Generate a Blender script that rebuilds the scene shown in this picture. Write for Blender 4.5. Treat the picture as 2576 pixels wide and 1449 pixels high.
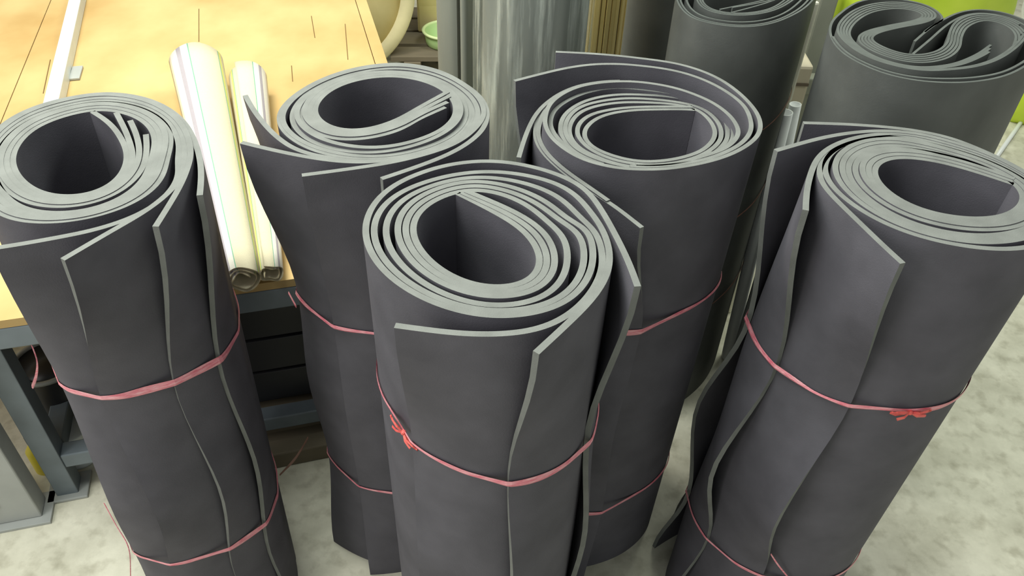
import bpy, bmesh, math, random
import numpy as np
from mathutils import Vector, Matrix

C = bpy.context.scene
for o in list(bpy.data.objects): bpy.data.objects.remove(o)
rnd = random.Random(7)
col = C.collection

# ------------------------------------------------------------------ camera
FPX, CX, CY, H = 2020.0, 1288.0, 724.5, 1.573
_d = np.array([1195 - CX, 3050 - CY, FPX]); _d /= np.linalg.norm(_d)
_up = -_d
_Y = np.array([0, 0, 1.0]); _Y = _Y - _Y.dot(_up) * _up; _Y /= np.linalg.norm(_Y)
_X = np.cross(_Y, _up)
RW = np.array([_X, _Y, _up])                     # world = RW @ (x right, y down, z forward)
cam_data = bpy.data.cameras.new('camera'); cam = bpy.data.objects.new('camera', cam_data); col.objects.link(cam)
r, u, b = RW @ [1, 0, 0], RW @ [0, -1, 0], RW @ [0, 0, -1]
cam.matrix_world = Matrix(((r[0], u[0], b[0], 0), (r[1], u[1], b[1], 0), (r[2], u[2], b[2], H), (0, 0, 0, 1)))
cam_data.sensor_width = 36.0; cam_data.sensor_fit = 'HORIZONTAL'; cam_data.lens = 36.0 * FPX / 2576.0
cam_data.clip_start = 0.02; cam_data.clip_end = 60
C.camera = cam

# ------------------------------------------------------------------ world, lights, exposure
C.view_settings.view_transform = 'Standard'; C.view_settings.look = 'None'
C.view_settings.gamma = 1.0; C.view_settings.use_curve_mapping = False
C.view_settings.exposure = 0.0
w = bpy.data.worlds.new('world'); C.world = w; w.use_nodes = True
w.node_tree.nodes['Background'].inputs[0].default_value = (0.93, 1.0, 0.95, 1)
w.node_tree.nodes['Background'].inputs[1].default_value = 0.42

def area(name, loc, target, sx, sy, power, color):
    l = bpy.data.lights.new(name, 'AREA'); l.shape = 'RECTANGLE'; l.size = sx; l.size_y = sy
    l.energy = power; l.color = color
    o = bpy.data.objects.new(name, l); col.objects.link(o); o.location = loc
    o.rotation_euler = (Vector(target) - Vector(loc)).to_track_quat('-Z', 'Y').to_euler()
    return o
area('ceiling_lamp_over_table', (-1.25, 2.2, 2.7), (-1.0, 1.9, 0.5), 1.2, 0.7, 47, (1.0, 0.97, 0.86))
area('ceiling_lamp_overhead', (-0.8, 1.05, 2.75), (-0.3, 1.0, 0.4), 1.5, 0.9, 58, (0.94, 1.0, 0.92))
area('ceiling_lamp_right', (1.0, 2.4, 3.0), (0.8, 1.9, 0.2), 1.1, 0.7, 42, (0.93, 1.0, 0.88))
area('front_left_fill', (-2.4, -0.9, 2.2), (-0.3, 0.8, 0.3), 1.6, 1.6, 40, (1.0, 0.98, 0.95))  # added fill from front left for roll walls and floor; no doorway known

# ------------------------------------------------------------------ helpers
def P(px, py, z):
    """point of the horizontal plane at height z seen at a pixel of the survey photograph"""
    v = RW @ np.array([px - CX, py - CY, FPX]); s = (z - H) / v[2]
    return np.array([v[0] * s, v[1] * s])
def PY(px, py, Y):
    v = RW @ np.array([px - CX, py - CY, FPX]); s = Y / v[1]
    return np.array([v[0] * s, Y, H + v[2] * s])
def V3(p, z): return Vector((float(p[0]), float(p[1]), float(z)))

def link(name, me, m=None, parent=None):
    o = bpy.data.objects.new(name, me); col.objects.link(o)
    if m is not None:
        for x in (m if isinstance(m, (list, tuple)) else [m]): me.materials.append(x)
    if parent is not None:
        o.parent = parent; o.matrix_parent_inverse = Matrix.Identity(4)
        o.location = -world_loc(parent)
    return o
def world_loc(o):
    l = Vector(o.location)
    while o.parent is not None:
        o = o.parent; l = l + Vector(o.location)
    return l
def mesh_obj(name, verts, faces, m, parent=None, smooth=False, mats=None, flat=None):
    me = bpy.data.meshes.new(name); me.from_pydata([tuple(map(float, v)) for v in verts], [], faces); me.update()
    if mats is not None: me.polygons.foreach_set('material_index', mats)
    if smooth:
        s = [True] * len(faces)
        if flat is not None: s = [not f for f in flat]
        me.polygons.foreach_set('use_smooth', s)
    return link(name, me, m, parent)
def bm_obj(name, bm, m, parent=None, smooth=False):
    me = bpy.data.meshes.new(name); bm.normal_update(); bm.to_mesh(me); bm.free()
    if smooth: me.polygons.foreach_set('use_smooth', [True] * len(me.polygons))
    return link(name, me, m, parent)
def empty(name, loc):
    o = bpy.data.objects.new(name, None); col.objects.link(o); o.location = loc; o.empty_display_size = 0.05
    return o
def tag(o, label, cat, group=None, kind=None):
    o['label'] = label; o['category'] = cat
    if group: o['group'] = group
    if kind: o['kind'] = kind
    return o
def add_box(bm, c, size, ax=(1, 0, 0), ay=(0, 1, 0), bev=0.0):
    ax = Vector(ax).normalized(); ay = Vector(ay).normalized(); az = ax.cross(ay).normalized()
    M = Matrix((ax, ay, az)).transposed().to_4x4(); M.translation = Vector(c)
    t = bmesh.new(); bmesh.ops.create_cube(t, size=1.0)
    bmesh.ops.scale(t, vec=size, verts=t.verts)
    if bev > 0: bmesh.ops.bevel(t, geom=t.edges[:], offset=bev, segments=2, affect='EDGES', profile=0.5)
    bmesh.ops.transform(t, matrix=M, verts=t.verts)
    me = bpy.data.meshes.new('tmp'); t.to_mesh(me); t.free(); bm.from_mesh(me); bpy.data.meshes.remove(me)
def box(name, c, size, m, parent=None, ax=(1, 0, 0), ay=(0, 1, 0), bev=0.002):
    bm = bmesh.new(); add_box(bm, c, size, ax, ay, bev); return bm_obj(name, bm, m, parent)
def hexa(bm, bot, top):
    """a block between two quads (lists of four 3-D points)"""
    v = [bm.verts.new(p) for p in list(bot) + list(top)]
    for f in ((3, 2, 1, 0), (4, 5, 6, 7), (0, 1, 5, 4), (1, 2, 6, 5), (2, 3, 7, 6), (3, 0, 4, 7)):
        bm.faces.new([v[i] for i in f])
def lathe(name, prof, c, m, parent=None, n=48, smooth=True, axis=None):
    verts, faces = [], []
    for (rr, z) in prof:
        for k in range(n):
            a = 2 * math.pi * k / n; verts.append(Vector((rr * math.cos(a), rr * math.sin(a), z)))
    for i in range(len(prof) - 1):
        for k in range(n):
            k2 = (k + 1) % n; faces.append((i * n + k, i * n + k2, (i + 1) * n + k2, (i + 1) * n + k))
    M = Matrix.Identity(3) if axis is None else Vector(axis).to_track_quat('Z', 'Y').to_matrix()
    verts = [M @ v + Vector(c) for v in verts]
    return mesh_obj(name, verts, faces, m, parent, smooth)
def smooth_curve(pts, step, sig=1.0):
    """Catmull-Rom through sparse points, even resampling, light smoothing"""
    p = np.array(pts, float)
    q = np.vstack([2 * p[0] - p[1], p, 2 * p[-1] - p[-2]])
    out = []
    for i in range(1, len(q) - 2):
        a, b_, c_, d_ = q[i - 1], q[i], q[i + 1], q[i + 2]
        n = max(2, int(np.linalg.norm(c_ - b_) / step * 2))
        for t in np.linspace(0, 1, n, endpoint=False):
            out.append(0.5 * (2 * b_ + (c_ - a) * t + (2 * a - 5 * b_ + 4 * c_ - d_) * t * t + (3 * b_ - a - 3 * c_ + d_) * t ** 3))
    out.append(q[-2]); out = np.array(out)
    return resample(out, step, sig)
def resample(out, step, sig=1.0):
    s = np.concatenate([[0], np.cumsum(np.linalg.norm(np.diff(out, axis=0), axis=1))])
    n = max(4, int(s[-1] / step)); t = np.linspace(0, s[-1], n)
    r_ = np.stack([np.interp(t, s, out[:, k]) for k in range(out.shape[1])], 1)
    if sig > 0:
        k = int(3 * sig) + 1; ker = np.exp(-0.5 * (np.arange(-k, k + 1) / sig) ** 2); ker /= ker.sum()
        pad = np.vstack([2 * r_[0] - r_[k:0:-1], r_, 2 * r_[-1] - r_[-2:-k - 2:-1]])
        r_ = np.stack([np.convolve(pad[:, j], ker, 'valid') for j in range(r_.shape[1])], 1)
    return r_

# ------------------------------------------------------------------ materials
def mat(name, base, rough=0.7, spec=0.3, var=0.0, scale=20.0, stretch=(1, 1, 1), bump=0.0, bscale=300.0, metal=0.0, col2=None, trans=0.0, alpha=1.0, detail=6.0):
    m = bpy.data.materials.new(name); m.use_nodes = True; nt = m.node_tree; N = nt.nodes; L = nt.links
    bs = N['Principled BSDF']; bs.inputs['Roughness'].default_value = rough
    bs.inputs['Specular IOR Level'].default_value = spec; bs.inputs['Metallic'].default_value = metal
    bs.inputs['Base Color'].default_value = (*base, 1)
    bs.inputs['Transmission Weight'].default_value = trans; bs.inputs['Alpha'].default_value = alpha
    tc = N.new('ShaderNodeTexCoord'); mp = N.new('ShaderNodeMapping'); mp.inputs['Scale'].default_value = stretch
    L.new(tc.outputs['Object'], mp.inputs[0])
    if var > 0 or col2:
        n1 = N.new('ShaderNodeTexNoise'); n1.inputs['Scale'].default_value = scale; n1.inputs['Detail'].default_value = detail
        L.new(mp.outputs[0], n1.inputs['Vector'])
        rp = N.new('ShaderNodeValToRGB'); rp.color_ramp.elements[0].position = 0.3; rp.color_ramp.elements[1].position = 0.7
        c2 = col2 if col2 else tuple(min(1, c * (1 + var)) for c in base)
        c1 = base if col2 else tuple(c * (1 - var) for c in base)
        rp.color_ramp.elements[0].color = (*c1, 1); rp.color_ramp.elements[1].color = (*c2, 1)
        L.new(n1.outputs['Fac'], rp.inputs[0]); L.new(rp.outputs[0], bs.inputs['Base Color'])
    if bump > 0:
        n2 = N.new('ShaderNodeTexNoise'); n2.inputs['Scale'].default_value = bscale; n2.inputs['Detail'].default_value = 4
        L.new(mp.outputs[0], n2.inputs['Vector'])
        bp = N.new('ShaderNodeBump'); bp.inputs['Strength'].default_value = bump; bp.inputs['Distance'].default_value = 0.002
        L.new(n2.outputs['Fac'], bp.inputs['Height']); L.new(bp.outputs[0], bs.inputs['Normal'])
    return m
foam = mat('foam_skin', (0.100, 0.095, 0.112), 0.75, 0.25, 0.16, 14.0, bump=0.15, bscale=500)
foam_edge = mat('foam_cut_edge', (0.175, 0.180, 0.170), 0.8, 0.25, 0.12, 30.0, bump=0.2, bscale=700)
rubber = mat('black_rubber', (0.105, 0.110, 0.105), 0.6, 0.35, 0.2, 10.0, bump=0.1)
rubber_edge = mat('rubber_edge', (0.088, 0.096, 0.089), 0.7, 0.3, 0.15, 30.0)
cord = mat('pink_raffia', (0.78, 0.13, 0.20), 0.25, 0.8, 0.0, 60.0, (1, 1, 6), 0.6, 220.0, col2=(0.93, 0.46, 0.50))
cord_red = mat('red_raffia', (0.75, 0.06, 0.06), 0.35, 0.6, 0.0, 60.0, (1, 1, 6), 0.6, 220.0, col2=(0.8, 0.16, 0.13))
cord_brown = mat('brown_cord', (0.20, 0.10, 0.075), 0.5, 0.4, 0.2, 60.0)
steel_blue = mat('blue_grey_painted_steel', (0.16, 0.19, 0.215), 0.45, 0.45, 0.2, 9.0)
steel_pale = mat('pale_painted_steel', (0.62, 0.66, 0.66), 0.4, 0.5, 0.08, 9.0)
steel_grey = mat('grey_steel', (0.36, 0.37, 0.355), 0.5, 0.4, 0.12, 8.0)
ply = mat('plywood', (0.44, 0.275, 0.10), 0.6, 0.3, 0.0, 4.2, (1.0, 0.7, 1.0), 0.1, 60.0, col2=(0.60, 0.44, 0.20))

# ------------------------------------------------------------------ the setting
def concrete():
    m = bpy.data.materials.new('concrete'); m.use_nodes = True; nt = m.node_tree; N = nt.nodes; L = nt.links
    bs = N['Principled BSDF']; bs.inputs['Roughness'].default_value = 0.62; bs.inputs['Specular IOR Level'].default_value = 0.35
    tc = N.new('ShaderNodeTexCoord')
    a = N.new('ShaderNodeTexNoise'); a.inputs['Scale'].default_value = 7.0; a.inputs['Detail'].default_value = 8; a.inputs['Roughness'].default_value = 0.62
    b_ = N.new('ShaderNodeTexNoise'); b_.inputs['Scale'].default_value = 26.0; b_.inputs['Detail'].default_value = 5
    L.new(tc.outputs['Object'], a.inputs['Vector']); L.new(tc.outputs['Object'], b_.inputs['Vector'])
    r1 = N.new('ShaderNodeValToRGB'); e = r1.color_ramp.elements
    e[0].position = 0.30; e[0].color = (0.50, 0.475, 0.37, 1); e[1].position = 0.68; e[1].color = (0.80, 0.765, 0.63, 1)
    r2 = N.new('ShaderNodeValToRGB'); e = r2.color_ramp.elements
    e[0].position = 0.30; e[0].color = (0.74, 0.73, 0.70, 1); e[1].position = 0.50; e[1].color = (1, 1, 1, 1)
    L.new(a.outputs['Fac'], r1.inputs[0]); L.new(b_.outputs['Fac'], r2.inputs[0])
    mx = N.new('ShaderNodeMix'); mx.data_type = 'RGBA'; mx.blend_type = 'MULTIPLY'; mx.inputs[0].default_value = 1.0
    L.new(r1.outputs[0], mx.inputs[6]); L.new(r2.outputs[0], mx.inputs[7]); L.new(mx.outputs[2], bs.inputs['Base Color'])
    bp = N.new('ShaderNodeBump'); bp.inputs['Strength'].default_value = 0.25; bp.inputs['Distance'].default_value = 0.004
    L.new(b_.outputs['Fac'], bp.inputs['Height']); L.new(bp.outputs[0], bs.inputs['Normal'])
    return m
fl = box('floor', (0, 2.5, -0.05), (9, 9, 0.1), concrete(), bev=0); fl['kind'] = 'structure'
wb = box('wall_back', (0, 6.05, 1.6), (9, 0.1, 3.2), mat('painted_wall', (0.62, 0.60, 0.48), 0.8, 0.2, 0.08, 3.0), bev=0); wb['kind'] = 'structure'

# ------------------------------------------------------------------ rolls of foam sheet
def hull2(pts):
    pts = sorted(set(map(lambda p: (round(float(p[0]), 5), round(float(p[1]), 5)), pts)))
    def half(ps):
        h = []
        for p in ps:
            while len(h) >= 2 and (h[-1][0] - h[-2][0]) * (p[1] - h[-2][1]) - (h[-1][1] - h[-2][1]) * (p[0] - h[-2][0]) <= 0: h.pop()
            h.append(p)
        return h
    a, b_ = half(pts), half(pts[::-1])
    return np.array(a[:-1] + b_[:-1])

def sheet_mesh(name, paths, ztops, t, zs, parent, m_skin, m_edge):
    """paths: list over levels of (n,2) centrelines; ztops: top height of every point; zs: level fractions 1..0"""
    n = len(paths[0]); K = len(zs)
    L_, R_ = [], []
    for p in paths:
        d = np.gradient(p, axis=0); d /= np.maximum(1e-9, np.linalg.norm(d, axis=1))[:, None]
        nn = np.stack([-d[:, 1], d[:, 0]], 1); L_.append(p + nn * t / 2); R_.append(p - nn * t / 2)
    verts, faces, mi, flat = [], [], [], []
    def put(side):
        base = len(verts)
        for k in range(K):
            for i in range(n): verts.append((side[k][i][0], side[k][i][1], ztops[i] * zs[k]))
        return base
    bl = put(L_); br = put(R_)
    for k in range(K - 1):
        for i in range(n - 1):
            a = bl + k * n + i; faces.append((a + n, a + n + 1, a + 1, a)); mi.append(0); flat.append(False)
            a = br + k * n + i; faces.append((a, a + 1, a + n + 1, a + n)); mi.append(0); flat.append(False)
    for (k, fl_) in ((0, False), (K - 1, True)):            # top and bottom cut edge
        base = len(verts)
        for i in range(n):
            for s in (L_, R_): verts.append((s[k][i][0], s[k][i][1], ztops[i] * zs[k]))
        for i in range(n - 1):
            q = (base + 2 * i, base + 2 * i + 2, base + 2 * i + 3, base + 2 * i + 1)
            faces.append(q[::-1] if not fl_ else q); mi.append(1); flat.append(True)
    for (i, fl_) in ((0, False), (n - 1, True)):            # end edges
        base = len(verts)
        for k in range(K):
            for s in (L_, R_): verts.append((s[k][i][0], s[k][i][1], ztops[i] * zs[k]))
        for k in range(K - 1):
            q = (base + 2 * k, base + 2 * k + 2, base + 2 * k + 3, base + 2 * k + 1)
            faces.append(q if not fl_ else q[::-1]); mi.append(1); flat.append(True)
    return mesh_obj(name, verts, faces, [m_skin, m_edge], parent, True, mi, flat)

def ribbon(name, loop, z0, wid, m, parent, closed=True, seed=0, thick=0.0012, out=None):
    """flat raffia strip along a loop of (x,y) or (x,y,z) points"""
    rr = random.Random(seed); loop = np.array(loop, float); n = len(loop)
    if loop.shape[1] == 2: loop = np.hstack([loop, np.full((n, 1), z0)])
    verts, faces = [], []
    ph = [rr.uniform(0, 6.28) for _ in range(4)]
    cen = loop.mean(0) if out is None else np.array(out)
    s = 0.0
    for i in range(n):
        if i: s += np.linalg.norm(loop[i] - loop[i - 1])
        tw = wid * (0.78 + 0.22 * math.sin(s * 17 + ph[0]) + 0.12 * math.sin(s * 61 + ph[1]))
        zz = 0.0015 * math.sin(s * 23 + ph[2])
        nrm = loop[i][:2] - cen[:2]; nrm /= max(1e-6, np.linalg.norm(nrm))
        pitch = 0.5 * math.sin(s * 9 + ph[3])
        for (a, c_) in ((-1, 0), (-0.35, 1.0), (0.35, 0.6), (1, 0)):
            dz = a * tw / 2; o = thick * (0.4 + c_) + 0.15 * pitch * a * tw
            verts.append((loop[i][0] + nrm[0] * max(o, 0.0002), loop[i][1] + nrm[1] * max(o, 0.0002), loop[i][2] + dz + zz))
        verts.append((loop[i][0] - nrm[0] * 0.0005, loop[i][1] - nrm[1] * 0.0005, loop[i][2] + zz))
    for i in range(n if closed else n - 1):
        j = (i + 1) % n
        for k in range(5):
            k2 = (k + 1) % 5; faces.append((i * 5 + k, j * 5 + k, j * 5 + k2, i * 5 + k2))
    if not closed:
        faces.append(tuple(range(5))); faces.append(tuple(range((n - 1) * 5, n * 5))[::-1])
    return mesh_obj(name, verts, faces, m, parent)

def bow(parent, c, right, upv, size, m, seed=0):
    """small knotted bow: a knot, loops and two tails, as one sub-part"""
    rr = random.Random(seed); bm = bmesh.new()
    right = Vector(right).normalized(); upv = Vector(upv).normalized(); outv = right.cross(upv).normalized(); c = Vector(c)
    def strip(pts, w):
        prev = None
        for i, (a, b_, o) in enumerate(pts):
            p = c + right * a * size + upv * b_ * size + outv * (o * size)
            if i < len(pts) - 1: d = Vector(pts[i + 1][:2]) - Vector(pts[i][:2])
            n_ = (right * -d.y + upv * d.x).normalized() if d.length > 1e-6 else upv
            ww = w * size * (1.0 if i else 0.5) * rr.uniform(0.8, 1.2)
            q = [bm.verts.new(p + n_ * ww + outv * 0.0008), bm.verts.new(p + outv * 0.0022), bm.verts.new(p - n_ * ww + outv * 0.0008), bm.verts.new(p - outv * 0.0004)]
            if prev:
                for k in range(4): bm.faces.new((prev[k], q[k], q[(k + 1) % 4], prev[(k + 1) % 4]))
            else: bm.faces.new(q)
            prev = q
        bm.faces.new(prev[::-1])
    strip([(0, 0, .05), (-.35, .12, .18), (-.75, .18, .16), (-1.0, .08, .05), (-.7, -.02, .10), (-.25, -.04, .06)], .11)
    strip([(0, 0, .05), (.4, .02, .18), (.8, .10, .14), (1.05, .06, .05), (.7, -.08, .1), (.2, -.05, .05)], .10)
    strip([(0, 0, .06), (-.3, -.18, .2), (-.6, -.34, .16)], .12)
    strip([(0, 0, .06), (.35, -.12, .2), (.75, -.16, .2)], .10)
    bmesh.ops.create_icosphere(bm, subdivisions=2, radius=size * 0.14, matrix=Matrix.Translation(c + outv * size * 0.08))
    bmesh.ops.recalc_face_normals(bm, faces=bm.faces)
    return bm_obj('bow', bm, m, parent)

STATS = []
class Roll:
    def __init__(s, label, group, crop, ctr, h, t, M, sgn, hole, outer, n, flaps, gaps=(), tips={}, dz=(), wkeys=((1, 0), (0, 1)), taper=0.0,
                 mats=(None, None), tight_t=None, cat='foam roll', name='foam_roll', step=0.006, thick=None, lean=(0, 0),
                 lumps=(.2, .2, 1.6, .2, .3, 2.2, .2, 1.2, .2, .3, 1.5, .2, .2, 1, .3, .3)):
        ox, oy, sc = crop; s.h = h; s.t = t; s.M = M; s.sgn = sgn; s.wk = sorted(wkeys); s.lean = lean; s.sig = 3.0
        px = lambda q: P(ox + q[0] / sc, oy + q[1] / sc, h)
        s.c = px(ctr)
        s.root = tag(empty(name, (s.c[0], s.c[1], 0)), label, cat, group)
        def polar(pts):
            w_ = np.array([px(q) for q in pts]) - s.c
            return s.sgn * np.unwrap(np.arctan2(w_[:, 1], w_[:, 0]) * 1.0), np.linalg.norm(w_, axis=1)
        ah, rh = polar(smooth_px(hole)); ao, ro = polar(smooth_px(outer))
        if ah[-1] < ah[0]: raise Exception('hole direction ' + label)
        if ao[-1] < ao[0]: raise Exception('outer direction ' + label)
        a0 = ah[0]; G = np.linspace(0, 2 * math.pi, 361)
        s.a0 = a0
        rhg = np.interp(G, ah - a0, rh)
        ext = max(0.05, ah[-1] - a0 - 2 * math.pi)                     # the hole trace runs on outside the inner ends
        if ah[-1] - a0 < 2 * math.pi: raise Exception('hole trace too short ' + label)
        def blend(psi):
            u_ = max(0.0, min(1.0, (ext - psi) / min(ext, 1.3))); return u_ * u_ * (3 - 2 * u_)
        def second(psi): return float(np.interp(2 * math.pi + min(psi, ext), ah - a0, rh))
        k = (ao - a0) / (2 * math.pi); off = math.floor(k[-1])         # outer trace ends at phi_end
        aend = (k[-1] - off) * 2 * math.pi; s.phi_end = 2 * math.pi * n + aend
        aou = ao - ao[-1] + s.phi_end
        if aou[0] > s.phi_end - 2 * math.pi:
            aou = np.insert(aou, 0, s.phi_end - 2 * math.pi); ro = np.insert(ro, 0, ro[-1] - M * t)
        s.aou, s.ro = aou, ro
        rog, Ng = np.zeros(361), np.zeros(361)
        late = [math.radians(v) for v in tips.values() if isinstance(v, (int, float)) and v > 20]
        def cstart(psi): return M - sum(1.0 - max(0.0, min(1.0, (psi - v + 0.35) / 0.35)) for v in late)
        cw = np.concatenate([[0], np.cumsum([0.5 * lumps[0]] + list(lumps) * 3)])
        def lump(x, nn):
            f_ = lambda q: float(np.interp(q, np.arange(len(cw)), cw))
            return f_(x + 0.5) / max(1e-6, f_(max(nn, 1) + 0.0))
        for i, psi in enumerate(G):
            ps = min(psi, 2 * math.pi - 1e-6); j = math.floor((s.phi_end - ps) / (2 * math.pi)); Ng[i] = M * j + cstart(ps)
            rog[i] = np.interp(ps + 2 * math.pi * j, aou, ro)
        slack = rog - rhg - Ng * t
        ker = np.exp(-0.5 * (np.arange(-30, 31) / 12.0) ** 2); ker /= ker.sum()
        sl = slack[:-1]; sl = np.convolve(np.concatenate([sl[-30:], sl, sl[:30]]), ker, 'valid'); slack = np.append(sl, sl[0])
        STATS.append((label[:30], 'R', round(float(np.mean(rog)), 3), 'slack mm', [round(float(v) * 1000, 1) for v in slack[::30]], 'N', Ng[::60], 'aend', round(math.degrees(aend))))
        gl = []
        for (gi, gp, gw, gA) in gaps:
            w_ = px(gp) - s.c; ga = (s.sgn * math.atan2(w_[1], w_[0]) - a0) % (2 * math.pi); gl.append((gi, ga, math.radians(gw), gA))
        def bump(x): return math.cos(max(-1, min(1, x)) * math.pi / 2) ** 2
        def radius(k_, phi):
            if phi > s.phi_end: return float(np.interp(phi - 2 * math.pi, aou, ro)) + (k_ + 0.5) * t
            j = math.floor(phi / (2 * math.pi)); psi = phi - 2 * math.pi * j; i_ = k_ + M * j
            N = float(np.interp(psi, G, Ng)); S = float(np.interp(psi, G, slack)); rr = float(np.interp(psi, G, rhg))
            push = tot = 0.0
            for (gi, ga, gw, gA) in gl:
                for dk in (-1, 0, 1):
                    bb = bump((psi + 2 * math.pi * dk - ga) / gw) * gA
                    if bb <= 0: continue
                    tot += bb
                    if i_ - M * dk >= gi: push += bb
            bl = blend(psi); c_ = cstart(psi)
            if i_ < M: return rr + (i_ + 0.5) * t + (1 - bl) * (push + (S - tot) * lump(i_, N))
            b2 = bl * second(psi) + (1 - bl) * (rr + c_ * t)
            s2 = float(np.interp(psi, G, rog)) - b2 - max(0, N - c_) * t
            S = bl * s2 + (1 - bl) * S
            fr = bl * lump(i_ - M, N - c_) + (1 - bl) * lump(i_ - M + c_, N)
            return b2 + (i_ - M + 0.5) * t + push + (S - tot) * fr
        s.radius = radius
        s.th = thick or t * 0.98
        zf = [(l, d) for (l, d) in dz] or [(0, 0)]
        K = 26; s.zs = np.linspace(1, 0, K)
        s.levels = [[] for _ in range(K)]
        s.sheets = []
        for k_ in range(M):
            flap = flaps.get(k_)
            fpts = [px(q) for q in flap] if flap else None
            if fpts is not None:
                v = fpts[0] - s.c; af = s.sgn * math.atan2(v[1], v[0]) - a0
                kk = round((s.phi_end - af) / (2 * math.pi)); phib = af + 2 * math.pi * kk
            else: phib = s.phi_end - 0.25 * k_
            tp = tips.get(k_); phia = 0.0; tpts = []
            if isinstance(tp, (int, float)): phia = math.radians(tp)
            elif tp:
                tpts = [px(q) for q in tp]; v = tpts[-1] - s.c; phia = (s.sgn * math.atan2(v[1], v[0]) - a0) % (2 * math.pi) + 0.22
            ph = np.linspace(phia, phib - (0.12 if fpts else 0), int((phib - phia) * 40))
            pos = lambda q, f=None: s.c + radius(k_, q) * np.array([math.cos(s.sgn * (q + a0)), math.sin(s.sgn * (q + a0))])
            core = [pos(q) for q in ph]
            pts = list(tpts) + core + (list(fpts) if fpts else [])
            cl = resample(smooth_curve(pts, step, 1.5), step, s.sig)
            # tight version: the free flap wound on round the roll
            n_ = len(cl); tight = cl.copy()
            if fpts is not None:
                rr_ = np.linalg.norm(cl - fpts[0], axis=1); i0 = max(0, int(np.argmin(rr_ + (np.arange(n_) < n_ * 0.5) * 9)))
                phi = phib
                for i in range(i0, n_):
                    if i > i0:
                        ds = np.linalg.norm(cl[i] - cl[i - 1]); phi += ds / max(0.03, radius(k_, phi))
                    b_ = min(1.0, (i - i0) / 12.0)
                    tight[i] = cl[i] * (1 - b_) + pos(phi) * b_
            lcum = np.concatenate([[0], np.cumsum(np.linalg.norm(np.diff(cl, axis=0), axis=1))]); lcum = lcum / lcum[-1]
            zt = np.array([h + float(np.interp(k_ + M * n * q, [a for a, _ in zf], [d for _, d in zf])) for q in lcum]) + (k_ % 3 - 1) * 0.0006
            paths = []
            for li, z in enumerate(s.zs):
                wv = s.w(z); p = cl * (1 - wv) + tight * wv
                sc_ = 1 - taper * (1 - z)
                p = s.c + (p - s.c) * sc_ + np.array(lean) * (1 - z)
                paths.append(p)
            sheet_mesh('sheet', paths, zt, s.th, s.zs, s.root, mats[0], mats[1])
            s.sheets.append(paths)
    def w(s, z):
        k = s.wk
        for (z0, w0), (z1, w1) in zip(k, k[1:]):
            if z0 <= z <= z1:
                u_ = (z - z0) / (z1 - z0); u_ = u_ * u_ * (3 - 2 * u_); return w0 + (w1 - w0) * u_
        return k[-1][1] if z > k[-1][0] else k[0][1]
    def hull(s, z, off=0.0015):
        f_ = 1 - z / s.h; i = f_ * (len(s.zs) - 1); i0 = int(max(0, min(len(s.zs) - 2, math.floor(i)))); u_ = i - i0
        pts = []
        for p in s.sheets:
            q = p[i0] * (1 - u_) + p[i0 + 1] * u_
            d = np.gradient(q, axis=0); d /= np.maximum(1e-9, np.linalg.norm(d, axis=1))[:, None]
            nn = np.stack([-d[:, 1], d[:, 0]], 1); pts += list(q + nn * s.th / 2) + list(q - nn * s.th / 2)
        hl = hull2(pts); cen = hl.mean(0)
        hl = hl + (hl - cen) / np.linalg.norm(hl - cen, axis=1)[:, None] * off
        return resample(np.vstack([hl, hl[:1]]), 0.006, 0)[:-1]
    def z_at(s, x, y):
        """height at which the roll's near outline passes a survey pixel"""
        best, bz = 1e9, 0.5
        for z in np.linspace(0.02, 0.97, 96):
            hl = s.hull(z); q = np.hstack([hl, np.full((len(hl), 1), z - H)]) @ RW
            near_ = (hl - hl.mean(0)) @ (-hl.mean(0)) > 0
            d = np.hypot(CX + FPX * q[:, 0] / q[:, 2] - x, CY + FPX * q[:, 1] / q[:, 2] - y)[near_].min()
            if d < best: best, bz = d, z
        return float(bz)
    def tie(s, z, wid, m, seed=0, tilt=(0, 0)):
        hl = s.hull(z); zz = z + (hl[:, 0] - s.c[0]) * tilt[0] + (hl[:, 1] - s.c[1]) * tilt[1]
        s.last = np.hstack([hl, zz[:, None]])
        return ribbon('tie_cord', s.last, z, wid, m, s.root, True, seed)
    def at_px(s, x, y):
        """point of the last tie nearest to a survey pixel on the camera side"""
        best, bp = 1e9, None
        for q in s.last:
            c_ = RW.T @ (q - np.array([0, 0, H])); d = math.hypot(CX + FPX * c_[0] / c_[2] - x, CY + FPX * c_[1] / c_[2] - y)
            v = (q - np.array([s.c[0], s.c[1], q[2]])); 
            if v[:2].dot(-s.c) > 0 and d < best: best, bp = d, q
        return bp

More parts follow.
